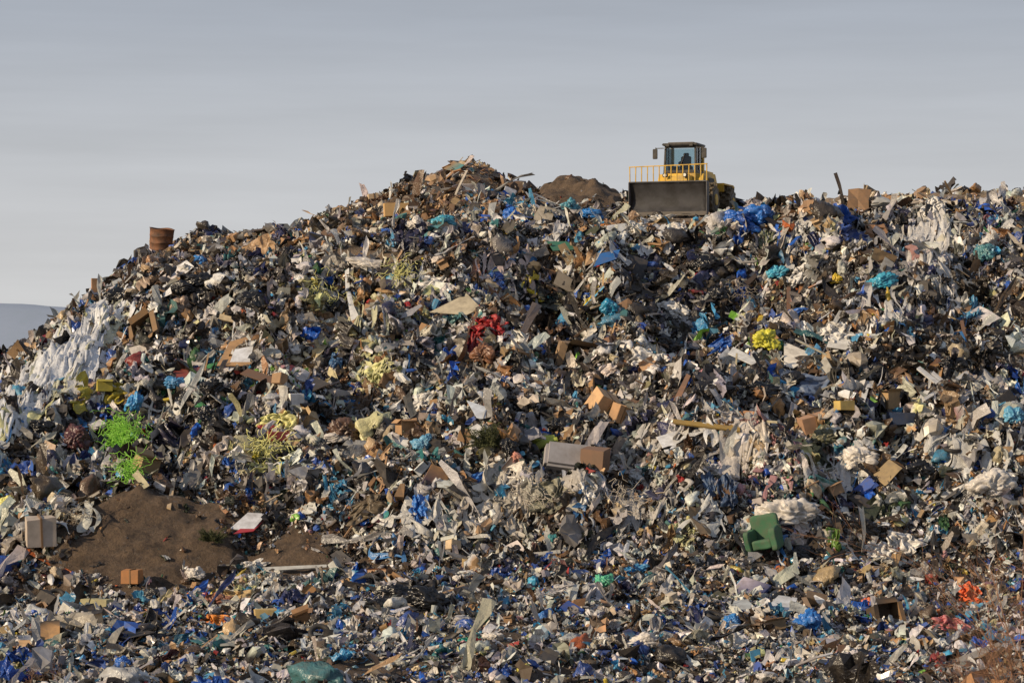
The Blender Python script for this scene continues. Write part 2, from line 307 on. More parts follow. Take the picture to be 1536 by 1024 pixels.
for (p_,c) in [([(1375,552),(1380,549),(1425,584),(1420,588)],(200,200,200)),([(1400,556),(1440,590),(1437,594),(1397,560)],(205,205,205)),([(1385,596),(1450,556),(1453,560),(1388,600)],(190,190,190)),([(1362,500),(1366,498),(1385,550),(1380,552)],(150,145,140)),([(1440,480),(1445,480),(1455,530),(1450,530)],(120,85,60)),([(1300,440),(1345,465),(1343,470),(1298,445)],(110,80,60)),([(1205,395),(1211,395),(1203,440),(1197,440)],(170,120,80)),([(1180,430),(1186,430),(1186,470),(1180,470)],(120,85,60)),([(250,760),(258,720),(263,722),(256,762)],(190,165,130)),([(600,418),(655,398),(656,404),(603,424)],(210,205,190)),([(395,850),(490,846),(490,850),(396,856)],(190,190,185)),([(800,828),(840,824),(841,829),(800,833)],(180,178,170)),([(1010,600),(1030,560),(1036,563),(1018,604)],(150,110,80)),([(330,470),(390,486),(389,492),(328,478)],(196,176,140)),([(640,655),(690,680),(687,686),(638,660)],(120,85,60)),([(1010,628),(1110,640),(1110,646),(1010,634)],(160,130,60)),([(1120,884),(1150,864),(1153,868),(1124,892)],(215,215,210)),([(470,585),(560,588),(560,592),(470,590)],(215,205,180))]:
    P_('timber_plank',p_,c,th=.06)
P_('sofa_foam_board',[(1080,640),(1090,620),(1145,632),(1140,646)],(168,130,60));P_('white_board',[(1150,910),(1168,892),(1196,896),(1190,916)],(205,208,212))
boxobj('cardboard_box',594,316,42,21,(200,162,108),yaw=.15,depth=.7,dirt=.12)
boxobj('cardboard_box',62,805,50,42,(186,172,158),yaw=.3,tilt=(.08,-.05),depth=.9)
boxobj('cardboard_box',200,863,32,20,(180,122,72),yaw=-.2)
boxobj('cardboard_box',906,608,46,32,(206,166,122),yaw=.6,tilt=(.5,.4))
boxobj('cardboard_box',928,625,26,28,(180,140,100),yaw=.8,tilt=(.2,.3))
boxobj('cardboard_box',1220,635,50,24,(176,138,110),yaw=.2,tilt=(.1,-.25))
boxobj('cardboard_box',1335,604,26,26,(170,140,100),yaw=.5,openf=True)
boxobj('cardboard_box',146,436,18,34,(170,130,94),yaw=.3,depth=.3);boxobj('cardboard_box',1050,336,26,12,(196,156,112),yaw=.3)
boxobj('cardboard_box',610,640,30,24,(176,138,98),yaw=.5,openf=True);boxobj('cardboard_box',220,697,38,30,(160,134,96),yaw=.7,openf=True,tilt=(.3,.2))
boxobj('foam_block',1265,612,30,14,(200,172,100),yaw=.4,tape=False);boxobj('foam_block',148,905,48,16,(190,182,140),yaw=-.2,tape=False);boxobj('mattress',400,918,40,12,(195,168,110),yaw=.2,tape=False)
boxobj('red_crate',418,655,36,14,(150,40,44),yaw=.3,tape=False,rough=.4);boxobj('white_box',445,600,24,20,(225,222,218),yaw=.4,tape=False)
boxobj('brown_suitcase',892,694,44,34,(130,100,80),yaw=-.4,tilt=(.15,.1),tape=False);boxobj('grey_suitcase',852,690,84,42,(160,156,156),yaw=.15,tilt=(-.6,.14),depth=.3,tape=False,bev=.1)
boxobj('dark_tv_box',1350,632,44,18,(44,64,95),yaw=.2,tape=False,rough=.3);boxobj('yellow_crate',158,578,26,18,(180,165,60),yaw=.3,openf=True)
for (x,y,w,h) in [(430,365,18,14),(480,340,14,10),(350,360,18,10),(668,396,20,14),(420,575,22,16),(1255,545,26,14),(700,660,26,16),(680,825,22,14),(1250,740,26,18),(640,495,24,16),(140,930,30,14),(560,290,18,8)]:
    boxobj('cardboard_box',x,y,w,h,random.choice([(200,162,118),(180,140,100),(205,180,145),(160,126,92)]),yaw=random.uniform(-.8,.8),tilt=(random.uniform(-.5,.5),random.uniform(-.4,.4)),openf=random.random()<.3)
def armchair(px,py,s):
    p,n,d=wp(px,py+20);e=bpy.data.objects.new('green_armchair',None);link(e);e.location=p+Vector((0,-.6,.1));e.rotation_euler=(.1,-.2,-.45);e.scale=(s,s,s)
    HERO.append((*e.location,.85,.7,.9));m_=mat('green_fabric',(52,100,70),.8,dirt=.3)
    def part(nm,c,sz,bev=.06):
        bm=bmesh.new();bmesh.ops.create_cube(bm,size=1);bmesh.ops.subdivide_edges(bm,edges=bm.edges[:],cuts=3,use_grid_fill=True)
        for v in bm.verts:
            v.co=Vector((v.co.x*sz[0],v.co.y*sz[1],v.co.z*sz[2]));v.co+=mn.noise_vector(v.co*2.5+Vector(c))*.07
        o_=obj_from_bm(nm,bm,m_,True);o_.location=c;o_.parent=e
        md=o_.modifiers.new('s','SUBSURF');md.levels=1;md.render_levels=1
    part('seat',(0,0,.25),(.7,.75,.3));part('backrest',(0,.42,.6),(.98,.22,1.2));part('arm_left',(-.46,-.02,.4),(.22,.85,.76));part('arm_right',(.46,-.02,.4),(.22,.85,.76))
armchair(1147,815,.95)
p,n,d=wp(815,685);HERO.append((p.x,p.y-.3,p.z+.3,.6,.5,.4))
for k,(dx_,dz_) in enumerate([(-.15,.2),(.12,.28),(0,.42)]):
    bm=bmesh.new();bmesh.ops.create_cone(bm,cap_ends=True,segments=20,radius1=.13,radius2=.13,depth=.8);bmesh.ops.bevel(bm,geom=bm.edges[:],offset=.02,segments=1,affect='EDGES')
    o_=obj_from_bm('foam_roll',bm,mat('foam_roll_m',(175,184,80),.8,dirt=.2),True);o_.location=p+Vector((dx_,-.4+.1*k,dz_+.08));o_.rotation_euler=(.5,1.0+.25*k,.5)
def lathe(prof,n,cap=True):
    V=[];F=[]
    for (r,h) in prof:
        for j in range(n):V.append([h,r*math.cos(6.2832*j/n),r*math.sin(6.2832*j/n)])
    for i in range(len(prof)-1):
        for j in range(n):F.append([i*n+j,i*n+(j+1)%n,i*n+n+(j+1)%n,i*n+n+j])
    if cap:F.append(list(range(n))[::-1]);F.append(list(range((len(prof)-1)*n,len(prof)*n)))
    else:F.append(list(range(n))[::-1])
    return np.array(V),F
p,n,d=wp(242,372)
V,F=lathe([(.40,0),(.41,.03),(.40,.05),(.40,.30),(.415,.32),(.40,.34),(.40,.60),(.415,.62),(.40,.64),(.40,.92),(.42,.95),(.385,.95),(.375,.90),(.37,.1)],28,False)
bm=bmesh.new();bv=[bm.verts.new((v[1]*(1+.12*v[0]),v[2],v[0]+ (.03*math.sin(v[1]*9)))) for v in V]
for f in F[:-1]:bm.faces.new([bv[i] for i in f])
bmesh.ops.recalc_face_normals(bm,faces=bm.faces[:])
o_=obj_from_bm('rusty_oil_drum',bm,mat('rust',(130,86,58),.75,metal=.1,dirt=.55,dcol=(.05,.03,.02),scale=3),True);o_.location=(p.x,p.y-.3,max(p.z,CZ+(512-374)*K*(d-.3)));o_.rotation_euler=(.12,.1,0);o_.scale=(1.45,1.35,1.15);HERO.append((*o_.location,1.2,.8,1.3))
def tyre_geo():
    V=[];F=[];n=18;mm=9
    for i in range(n):
        for j in range(mm):
            a_=6.2832*i/n;b_=6.2832*j/mm;r=1+.3*math.cos(b_);V.append([r*math.cos(a_),r*math.sin(a_),.28*math.sin(b_)])
    for i in range(n):
        for j in range(mm):F.append([i*mm+j,((i+1)%n)*mm+j,((i+1)%n)*mm+(j+1)%mm,i*mm+(j+1)%mm])
    return np.array(V),F
TV,TF=tyre_geo()
for (x,y) in [(1070,930),(1030,940),(1428,680),(1420,925),(85,905),(480,958)]:
    p,n,d=wp(x,y);me=bpy.data.meshes.new('car_tyre');me.from_pydata((TV*.25).tolist(),[],TF);me.materials.append(mat('rubber',(30,30,32),.7,dirt=.2));o_=bpy.data.objects.new('car_tyre',me);link(o_);o_.location=p+Vector((0,-.1,.12));o_.rotation_euler=(random.uniform(-.2,.9),random.uniform(-.4,.4),0)
    HERO.append((*o_.location,.33,.3,.3))
    for q_ in me.polygons:q_.use_smooth=True
def tangle(name,px,py,w,h,rgb,n=160,r=.012,ln=.9,hang=.5):
    p,nn,d=wp(px,py);a_=w*K*d/2;b_=h*K*d/2
    cu=bpy.data.curves.new(name,'CURVE');cu.dimensions='3D';cu.bevel_depth=r;cu.bevel_resolution=0
    for k in range(n):
        s=cu.splines.new('POLY');m_=9;s.points.add(m_-1);q_=Vector((random.gauss(0,.45)*a_,random.gauss(0,.25)*a_-.15,random.gauss(.1,.45)*b_));dr=Vector((random.gauss(0,1),random.gauss(0,.7),random.gauss(-hang,1))).normalized()
        for i in range(m_):
            s.points[i].co=(*q_,1);dr=(dr+Vector((random.gauss(0,.5),random.gauss(0,.4),random.gauss(-.12*hang,.5)))).normalized();q_=q_+dr*ln/m_
    ob=bpy.data.objects.new(name,cu);link(ob);cu.materials.append(mat(name+'_m',rgb,.5,dirt=.12));ob.location=p+Vector((0,-.3,.1));return ob
tangle('lime_green_netting',192,672,56,84,(150,215,75),n=480,r=.009,ln=.7)
tangle('lime_green_netting',180,660,26,44,(175,225,110),n=180,r=.009,ln=.6)
tangle('lime_green_netting',198,712,30,50,(120,195,130),n=110,r=.009)
tangle('pale_yellow_strapping',405,680,70,40,(220,217,140),n=90,r=.013)
tangle('pale_yellow_strapping',480,455,60,50,(220,222,140),n=70,r=.012);tangle('pale_yellow_strapping',600,420,50,40,(222,220,160),n=60,r=.012)
tangle('fishing_net_twine',800,760,90,50,(190,180,165),n=60,r=.009);tangle('fishing_net_twine',930,760,90,60,(180,172,160),n=60,r=.009)
tangle('wire_tangle',1110,455,50,50,(150,140,125),n=50,r=.009);tangle('wire_tangle',120,780,60,40,(190,185,160),n=50,r=.009)
def bush(name,px,py,w,h,leaf,nb=60,seed=0):
    r=random.Random(seed);p,nn,d=wp(px,py+h/2);a_=w*K*d/2;b_=h*K*d
    HERO.append((p.x,p.y-.2,p.z+b_*.4,a_*.9,a_,b_/2));bm=bmesh.new()
    for k in range(nb):
        dr=Vector((r.gauss(0,.6),r.gauss(-.2,.4),r.uniform(.3,1))).normalized();L_=r.uniform(.5,1)*b_
        q_=Vector((r.gauss(0,.2)*a_,r.gauss(0,.2)*a_,0))
        for i in range(12):
            dr=(dr+Vector((r.gauss(0,.12),r.gauss(0,.12),r.gauss(0,.08)))).normalized();q2=q_+dr*L_/12;sd=Vector((dr.z,0,-dr.x))*.012
            bm.faces.new([bm.verts.new(q_-sd),bm.verts.new(q_+sd),bm.verts.new(q2+sd),bm.verts.new(q2-sd)])
            for z in range(9 if leaf else 1):
                ld=(dr*.5+Vector((r.gauss(0,.7),r.gauss(0,.7),r.gauss(0,.5)))).normalized()*r.uniform(.06,.14);o_=Vector((r.gauss(0,1),r.gauss(0,1),r.gauss(0,1))).normalized()*.012
                bm.faces.new([bm.verts.new(q2-o_),bm.verts.new(q2+o_),bm.verts.new(q2+ld)])
            q_=q2
    ob=obj_from_bm(name,bm,mat(name+'_m',(78,82,46) if leaf else (170,130,85),.8,dirt=.4,dcol=(.05,.055,.025),scale=9));ob.location=p+Vector((0,-.3,0))
bush('dead_fir_branch',735,655,60,44,True,60,1);bush('dead_fir_branch',320,800,44,26,True,24,2);bush('dry_grass_tuft',540,385,40,12,False,60,3)
def shrub(name,px,hgt,nb,seed,dd,r0=.012):
    r=random.Random(seed);x_=(px-768)*K*dd;p=Vector((x_,dd,float(hz(np.float64(x_),np.float64(dd)))))
    cu=bpy.data.curves.new(name,'CURVE');cu.dimensions='3D';cu.bevel_depth=1;cu.bevel_resolution=1
    def br(q_,dr,L_,rad,lev):
        s=cu.splines.new('POLY');m_=9;s.points.add(m_-1)
        for i in range(m_):
            s.points[i].co=(*q_,1);s.points[i].radius=rad*(1-.75*i/(m_-1))
            if lev<3 and i>1 and r.random()<.62:
                br(q_.copy(),(dr+Vector((r.gauss(0,.5),r.gauss(0,.4),r.gauss(.1,.35)))).normalized(),L_*r.uniform(.35,.6),rad*.55,lev+1)
            dr=(dr+Vector((r.gauss(0,.1),r.gauss(0,.1),r.gauss(0,.08)))).normalized();q_=q_+dr*L_/m_
    for k in range(nb):
        br(Vector((r.gauss(0,.3),r.gauss(0,.3),-.1)),Vector((r.gauss(-.1,.4),r.gauss(0,.3),1)).normalized(),hgt*r.uniform(.6,1.1),r0,0)
    ob=bpy.data.objects.new(name,cu);link(ob);cu.materials.append(mat('twig',(150,108,80),.8,dirt=.3,scale=9));ob.location=p
shrub('bare_shrub',1515,3.0,8,3,56,.014);shrub('bare_shrub',1490,1.8,7,5,57,.012);shrub('bare_shrub',1560,5.6,5,8,58,.016);shrub('bare_shrub',60,.6,6,9,60,.006)
print('hero',time.time()-T0)
# ------------------------------------------------------------ litter prototypes
class Acc:
    def __init__(s):s.v=[];s.l=[];s.t=[];s.c=[];s.n=0
    def add(s,V,C,loops,totals):
        n,k=V.shape[:2]
        s.v.append(V.reshape(-1,3).astype(np.float32));s.c.append(C.reshape(-1,4).astype(np.float32))
        s.l.append((loops[None]+(s.n+np.arange(n)*k)[:,None]).reshape(-1).astype(np.int32));s.t.append(np.tile(totals,n).astype(np.int32));s.n+=n*k
    def build(s,name,mat,smooth=False):
        print(name,s.n);return mesh_from(name,np.concatenate(s.v),np.concatenate(s.l),np.concatenate(s.t),[mat],np.concatenate(s.c),smooth=smooth)
def ico(sub):
    bm=bmesh.new();bmesh.ops.create_icosphere(bm,subdivisions=sub,radius=1)
    V=np.array([v.co[:] for v in bm.verts]);F=[[v.index for v in f.verts] for f in bm.faces];bm.free();return V,F
def grid(a,b):
    u,v=np.meshgrid(np.linspace(-1,1,a),np.linspace(-1,1,b),indexing='ij')
    V=np.stack([u,v,0*u],-1).reshape(-1,3);i=np.arange(a*b).reshape(a,b)
    return V,np.stack([i[:-1,:-1],i[1:,:-1],i[1:,1:],i[:-1,1:]],-1).reshape(-1,4).tolist()
def blob(V,irr=.3):
    r=np.maximum(abs(V[:,0]),abs(V[:,1]));l=np.hypot(V[:,0],V[:,1])+1e-9;th=np.arctan2(V[:,1],V[:,0])
    f=1+irr*(np.sin(2*th+rng.uniform(0,6))*.6+np.sin(3*th+rng.uniform(0,6))*.5+np.sin(5*th+rng.uniform(0,6))*.35)
    k=rng.uniform(.3,1);s=(r/l)*k+(1-k)
    o=V.copy();o[:,0]*=s*f;o[:,1]*=s*f*rng.uniform(.5,1);return o
def fl(F):return np.array([i for f in F for i in f]),np.array([len(f) for f in F])
def wob(V,freq,amp):
    o=np.zeros_like(V)
    for k in range(5):
        d=rng.normal(size=(3,3))*freq*(1+.5*k);ph=rng.uniform(0,6.28,3)
        o+=np.sin(V@d+ph)*amp/(1+.5*k)
    return o
def ridged(V,fr,amp,seed):
    out=[]
    for v in V:
        v=Vector(v);s=Vector((seed*3.3,seed,0));w_=v*fr+mn.noise_vector(v*fr*.6+s)*.6+s
        out.append((min(1,abs(mn.noise(w_))*3)-.45)*amp)
    return np.array(out)
PR={}
def reg(kind,V,F):PR.setdefault(kind,[]).append((V,)+fl(F))
for s in range(8):
    V,F=ico(1);V=V*np.array([1,.75,.5])*(1+.3*rng.normal(size=(len(V),1)));reg('lump',V,F)
    V,F=ico(2);V=V*np.array([1,.75,.55])*(1+.16*rng.normal(size=(len(V),1)));V+=wob(V,2.2,.18);reg('bag',V,F)
    V,F=ico(3);W0=V.copy();V=V*np.array([1,.75,.6]);V*=1+ridged(W0,1.6,.4,s)[:,None]+ridged(W0,3.8,.18,s+9)[:,None];V+=wob(V,1.5,.14);reg('bigbag',V,F)
    V,F=grid(5,5);V=blob(V);V+=wob(V,1.8,.28)*[.5,.5,1.6];V+=rng.normal(size=V.shape)*.09;reg('sheet',V,F)
    V,F=grid(10,10);V=blob(V,.4);V[:,2]+=ridged(V,1.5,.6,s)+ridged(V,3.5,.3,s+5);V+=wob(V,1.8,.12);reg('cloth',V,F)
    V,F=grid(22,22);V=blob(V,.5);V[:,2]+=ridged(V,1.2,.6,s+20)+ridged(V,2.6,.35,s+25)+ridged(V,6,.14,s+35);V+=wob(V,1.8,.14);reg('bigcloth',V,F)
    V,F=grid(10,3);V=V*[1,.16,1];V+=wob(V,1.8,.14);V+=wob(V*[1,4,1],5,.03);reg('ribbon',V,F)
    n=3;prof=[(-1,-1),(1,-1),(1,1),(-1,1)];Q_=[];Fq=[]
    for i in range(n):
        t=-1+2*i/(n-1)
        for a_,b_ in prof:Q_.append([t,.05*a_+.03*math.sin(t*3+s),.035*b_+.03*math.cos(t*2.2+s)])
    for i in range(n-1):
        for j in range(4):Fq.append([i*4+j,i*4+(j+1)%4,i*4+4+(j+1)%4,i*4+4+j])
    Fq+=[[3,2,1,0],[n*4-4,n*4-3,n*4-2,n*4-1]];reg('stick',np.array(Q_),Fq)
cube=np.array([[x,y,z] for x in(-1,1) for y in(-1,1) for z in(-1,1)],float)
cf=[[0,1,3,2],[4,6,7,5],[0,4,5,1],[2,3,7,6],[0,2,6,4],[1,5,7,3]]
for s in range(6):
    reg('box',cube*[1,rng.uniform(.5,.9),rng.uniform(.25,.6)]+rng.normal(size=(8,3))*.12,cf)
    reg('panel',cube*[1,rng.uniform(.4,.8),.04]+rng.normal(size=(8,3))*[.12,.12,.02],cf)
    V,F=grid(4,3);V=V*[1,rng.uniform(.5,.8),1];V[:,2]=abs(V[:,0]-rng.uniform(-.3,.3))*rng.uniform(-.5,.5);V+=rng.normal(size=V.shape)*.08;reg('creased',V,F)
    V=cube*[1,.8,.6]+rng.normal(size=(8,3))*.07;F=[f for f in cf[:5]]
    V=V.tolist();tops=[1,5,7,3]
    for a_,b_ in zip(tops,tops[1:]+tops[:1]):
        A_=np.array(V[a_]);B_=np.array(V[b_]);out=(A_+B_)/2*[1,1,0];out=out/np.linalg.norm(out)*.4+[0,0,rng.uniform(-.3,.4)]
        V+= [(B_+out).tolist(),(A_+out).tolist()];F.append([a_,b_,len(V)-2,len(V)-1])
    reg('openbox',np.array(V),F)
for s in range(4):
    V,F=lathe([(.2,-1),(.3,-.9),(.3,.3),(.12,.65),(.1,.95)],7);V+=wob(V,2,.03);reg('bottle',V,F)
    V,F=lathe([(.42,-.6),(.55,.6),(.5,.55),(.4,-.5)],8,False);V+=wob(V,2,.05);reg('cup',V,F)
C=dict(white=(236,235,232),off=(208,201,188),grey=(142,140,138),lgrey=(184,185,187),dgrey=(58,58,63),black=(18,18,23),tan=(194,160,120),card=(172,130,88),brown=(100,74,52),
 blue=(18,90,188),cyan=(66,155,200),navy=(22,38,90),red=(160,28,36),pink=(195,145,148),yellow=(212,190,64),pale=(218,215,160),green=(52,120,74),lime=(134,194,76),teal=(62,132,136),orange=(206,108,56),dgreen=(48,60,44),beige=(214,196,162),maroon=(76,30,38),mud=(72,58,44))
names=list(C);CT=np.array([lin(C[n]) for n in names]);IX={n:i for i,n in enumerate(names)}
W=dict(white=.16,off=.105,grey=.08,lgrey=.10,dgrey=.14,black=.20,tan=.05,card=.045,brown=.055,blue=.040,cyan=.028,navy=.034,red=.008,pink=.005,yellow=.006,pale=.008,green=.006,lime=.002,teal=.016,orange=.004,dgreen=.02,beige=.03,maroon=.006,mud=.065)
wv=np.array([W[n] for n in names]);wv/=wv.sum()
cl=[]
for _ in range(760):
    px_=rng.uniform(-60,1600);py_=rng.uniform(320,1010)
    c_=rng.choice(['white','off','black','dgrey','black','blue','cyan','card','tan','white','blue','navy','lgrey','dgreen','teal','brown','mud','white','off','black','black','dgrey','black','pale'])
    cl.append((px_,py_,rng.uniform(8,34),rng.uniform(5,18),[c_],rng.uniform(.35,.85)))
cl+= [(470,560,150,120,['off','pale','white','tan','white','card'],.4),(560,450,90,60,['pale','off','white','card','tan'],.5),(400,690,70,25,['pale','pale','off'],.6),(410,570,45,30,['white','lime','white','red'],.4),
 (290,590,60,35,['black','black','dgrey','green'],.6),(300,430,110,38,['black','dgrey','brown'],.7),(600,890,120,34,['black','black','navy','dgrey'],.65),(850,490,60,90,['dgreen','brown','mud','dgrey','black','black'],.8),(840,390,70,30,['brown','mud','card'],.5),
 (1030,430,100,80,['navy','dgrey','black','black'],.6),(1350,400,120,90,['off','lgrey','black','dgrey','white'],.5),(1140,690,60,60,['off','white','beige','pink'],.55),(960,680,60,30,['white','off','beige'],.5),(770,310,60,18,['white','cyan','blue','off'],.6),
 (740,262,95,26,['tan','brown','card','brown','mud','brown'],.97),(600,300,130,28,['brown','mud','card','tan','brown'],.9),(460,345,120,20,['brown','mud','tan','grey'],.8),(260,400,120,30,['brown','mud','black','tan'],.5),(420,370,180,18,['tan','off','card','brown','grey'],.5),(700,335,150,14,['white','blue','off','teal','tan','white'],.6),
 (860,770,160,40,['off','grey','mud','brown','lgrey'],.6),(760,740,50,40,['off','lgrey','white'],.5),(250,790,160,60,['mud','brown','brown','dgreen'],.75),(60,640,70,40,['dgrey','black','white'],.4),(100,950,140,60,['white','off','cyan','grey'],.3),(200,500,60,60,['black','dgrey','white','dgreen'],.5),
 (700,950,900,90,['white','off','lgrey','white','cyan','blue','black','off','mud'],.4),(1470,930,70,40,['pink','red','off','orange'],.2),(1200,740,60,30,['teal','green','blue'],.3),(1180,570,60,20,['blue','grey','navy'],.3),(1450,480,100,90,['brown','dgrey','white','mud','black'],.45),(1300,300,300,12,['beige','white','tan'],.6),(860,290,90,26,['brown','mud','brown'],.97)]
dens=np.interp(D,[46,52,57,80,84,104,107,118,131,140,150],[3,40,124,114,72,64,46,40,34,4,0])
dens*=np.interp(PX,[-250,-120,-40,1575,1650,1850],[0,.3,1,1,.3,0])
dens*=1-.9*np.clip(soil*1.25,0,1)
dens*=1-.8*np.clip(hard*1.3,0,1)
dens*=1-.9*np.clip(comp*1.5,0,1)
tl=np.clip(((PX-200)*(-180)+(PY-430)*200)/(180**2+200**2),0,1);dl=np.hypot(PX-(200-180*tl),PY-(430+200*tl))
flank=np.exp(-(dl/34)**4)*(D>80);dens*=1-.5*flank
wgt=(dens*AREA);total=int(wgt.sum());print('pieces',total)
NT=min(total,190000)
ci=rng.choice(nx*ny,NT,p=(wgt/wgt.sum()).ravel());gi=ci//ny;gj=ci%ny
gj=np.minimum(gj,ny-2);gi=np.clip(gi,1,nx-2)
spx=pxg[gi]+(rng.uniform(-.5,.5,NT))*4
sy=dg[gj]+rng.uniform(-.5,.5,NT)*.24
sx=(spx-768)*K*sy
sz=hz(sx,sy)
med=np.interp(sy,[55,78,84,110,130],[.048,.060,.088,.096,.08])
size=np.clip(med*np.exp(rng.normal(size=NT)*.55),.022,.36)
size=np.where(hard[gi,gj]>.4,np.minimum(size,.1),size)
keep=np.ones(NT,bool)
for (hx,hy,hzz,r,ax,az_) in HERO:
    keep&=~(((sx-hx)/(ax*.9+.05))**2+((sz-hzz)/(az_*.9+.05))**2+((sy-hy+r*.5)/(r*1.6+.3))**2<1)
gi,gj,spx,sy,sx,sz,size=[q_[keep] for q_ in (gi,gj,spx,sy,sx,sz,size)];NT=len(sx)
spy=512-(sz-CZ)/(K*sy)
nrm=NR[gi,gj]
colr=rng.choice(len(names),NT,p=wv)
for (a_,b_,ra,rb,cs,pr) in cl:
    mk=(((spx-a_)/ra)**2+((spy-b_)/rb)**2<1)&(rng.uniform(size=NT)<pr)
    k=int(mk.sum())
    if k:colr[mk]=np.array([IX[c] for c in cs])[rng.integers(0,len(cs),k)]
kinds=['lump','bag','bigbag','sheet','cloth','ribbon','stick','box','openbox','panel','creased','bottle','cup']
kp=np.array([.12,.16,.035,.20,.09,.17,.028,.045,.004,.03,.04,.04,.024]);kp/=kp.sum()
kd=rng.choice(len(kinds),NT,p=kp)
peak=(((spx-720)/120)**2+((spy-268)/34)**2<1)
u_=rng.uniform(size=NT)
kd[peak&(u_<.12)]=kinds.index('stick')
kd[peak&(u_>.12)&(u_<.55)]=kinds.index('lump')
kd[peak&(u_>.55)&(u_<.75)]=kinds.index('panel')
size[peak]*=1.25
woody=np.array([IX[c] for c in ['tan','card','brown','beige','grey','mud','off']])
cardy=np.array([IX[c] for c in ['card','tan','white','off','beige','card','brown','lgrey']])
botty=np.array([IX[c] for c in ['white','cyan','lgrey','blue','off','green','yellow','red','dgrey']])
A={'matte':Acc(),'plast':Acc(),'film':Acc(),'big':Acc()}
def basis(n,tilt,down=False):
    k=len(n);nn=n+rng.normal(size=(k,3))*tilt;nn/=np.linalg.norm(nn,axis=1)[:,None]
    r=rng.normal(size=(k,3))
    if down:r=r*.5+np.array([0,-.3,-1.0])
    t=r-(r*nn).sum(1)[:,None]*nn;t/=np.linalg.norm(t,axis=1)[:,None]+1e-9
    bb=np.cross(nn,t);return np.stack([t,bb,nn],-1)
KS={'lump':(.85,.6,'plast'),'bag':(1.05,.5,'plast'),'bigbag':(1.6,.4,'big'),'sheet':(1.3,.5,'matte'),'cloth':(1.9,.4,'film'),'ribbon':(3.0,.4,'film'),'stick':(2.5,.28,'matte'),'box':(.95,.7,'matte'),'openbox':(1.5,.5,'matte'),'panel':(1.5,.38,'matte'),'creased':(1.6,.42,'matte'),'bottle':(1.15,.8,'plast'),'cup':(1.1,.8,'plast'),'bigcloth':(1,.32,'big')}
def place(kn,pos_,nrm_,size_,c,offr=(-.35,1.0)):
    sf,tilt,mt=KS[kn];pr=PR[kn];parts=np.array_split(rng.permutation(len(pos_)),len(pr))
    for (V,lo,to),s in zip(pr,parts):
        n=len(s)
        if not n:continue
        S=size_[s][:,None]*sf*rng.uniform(.7,1.3,(n,3))
        if kn in('stick','ribbon'):S[:,0]*=rng.uniform(.6,1.7,n)
        R=basis(nrm_[s],tilt,down=kn in('ribbon','cloth','bigcloth'))
        loc=V[None]*S[:,None]
        if kn in('bag','lump','sheet','cloth'):loc+=rng.normal(size=loc.shape)*S[:,None]*.05
        off=rng.uniform(offr[0],offr[1],n)[:,None]*size_[s][:,None]*nrm_[s]
        Wd=np.einsum('nij,nkj->nki',R,loc)+pos_[s][:,None]+off[:,None]
        base=CT[c[s]]*rng.uniform(.6,1.08,(n,1))*(1+rng.normal(size=(n,3))*.04)
        dirt=rng.uniform(0,.38,(n,1));base=base*(1-dirt)+lin((100,88,74))*dirt*.7
        cc=np.repeat(base[:,None],V.shape[0],1)*rng.uniform(.86,1.1,(n,V.shape[0],1))
        if kn not in('bigcloth','bigbag','ribbon'):
            two=rng.uniform(size=n)<.2
            alt=CT[rng.choice(len(names),n,p=wv)]
            pm=(V@rng.normal(size=3)>rng.normal()*.2)
            cc[np.ix_(two,pm)]=alt[two][:,None]
        cc=np.clip(cc,.007,.86)
        A[mt].add(Wd,np.concatenate([cc,np.ones(cc.shape[:2]+(1,))],-1),lo,to)
pos=np.stack([sx,sy,sz],-1)
for ki,kn in enumerate(kinds):
    sel=np.where(kd==ki)[0];c=colr[sel].copy();n=len(sel)
    def sub(arr,pr):
        m_=rng.uniform(size=n)<pr;c[m_]=arr[rng.integers(0,len(arr),m_.sum())]
    if kn=='stick':sub(woody,.75)
    if kn=='openbox':sub(cardy[:3],1)
    if kn in('box','panel','creased'):sub(cardy,.35)
    if kn in('bottle','cup'):sub(botty,.5)
    if kn=='ribbon':sub(np.array([IX['white'],IX['off'],IX['lgrey'],IX['white']]),.5)
    place(kn,pos[sel],nrm[sel],size[sel],c)
# larger bags, cloths, boards and cartons lying among the small stuff
nb=5200;wb=AREA*np.interp(D,[52,58,80,84,106,108,128,131],[0,.22,.3,1,1,.4,.3,0])*np.interp(PX,[-150,-60,1600,1700],[0,1,1,0])*(1-soil)**2*(1-np.clip(comp*2.5,0,1))*(1-.85*flank)
wb[(PX>620)&(PX<950)&(D>114)]*=.08
ci=rng.choice(nx*ny,nb,p=(wb/wb.sum()).ravel());gi=np.clip(ci//ny,1,nx-2);gj=np.minimum(ci%ny,ny-2)
bp=np.stack([X[gi,gj],D[gi,gj],Z[gi,gj]],-1);bp+=rng.normal(size=bp.shape)*.03
kp_=np.ones(nb,bool)
for (hx,hy,hzz,r,ax,az_) in HERO:kp_&=~(((bp[:,0]-hx)/(ax+.3))**2+((bp[:,2]-hzz)/(az_+.3))**2+((bp[:,1]-hy)/(r*1.6+.5))**2<1)
bp=bp[kp_];bn=NR[gi,gj][kp_];nb=len(bp);bs=np.clip(.22*np.exp(rng.normal(size=nb)*.45),.1,.6)*np.interp(bp[:,1],[60,80,85],[.42,.52,1])
bk=rng.choice(['bigbag','bigcloth','panel','creased','box','openbox','stick'],nb,p=[.32,.46,.055,.085,.035,.02,.025])
bc=rng.choice([IX[c] for c in ['white','off','lgrey','black','dgrey','blue','cyan','card','tan','navy','brown','dgreen','red','yellow','teal','beige','pale','grey','mud']],nb,p=np.array([16,10,9,26,13,7,3.,3,3,6,5,1.5,.7,.5,1.3,3,1,5,6])/120.)
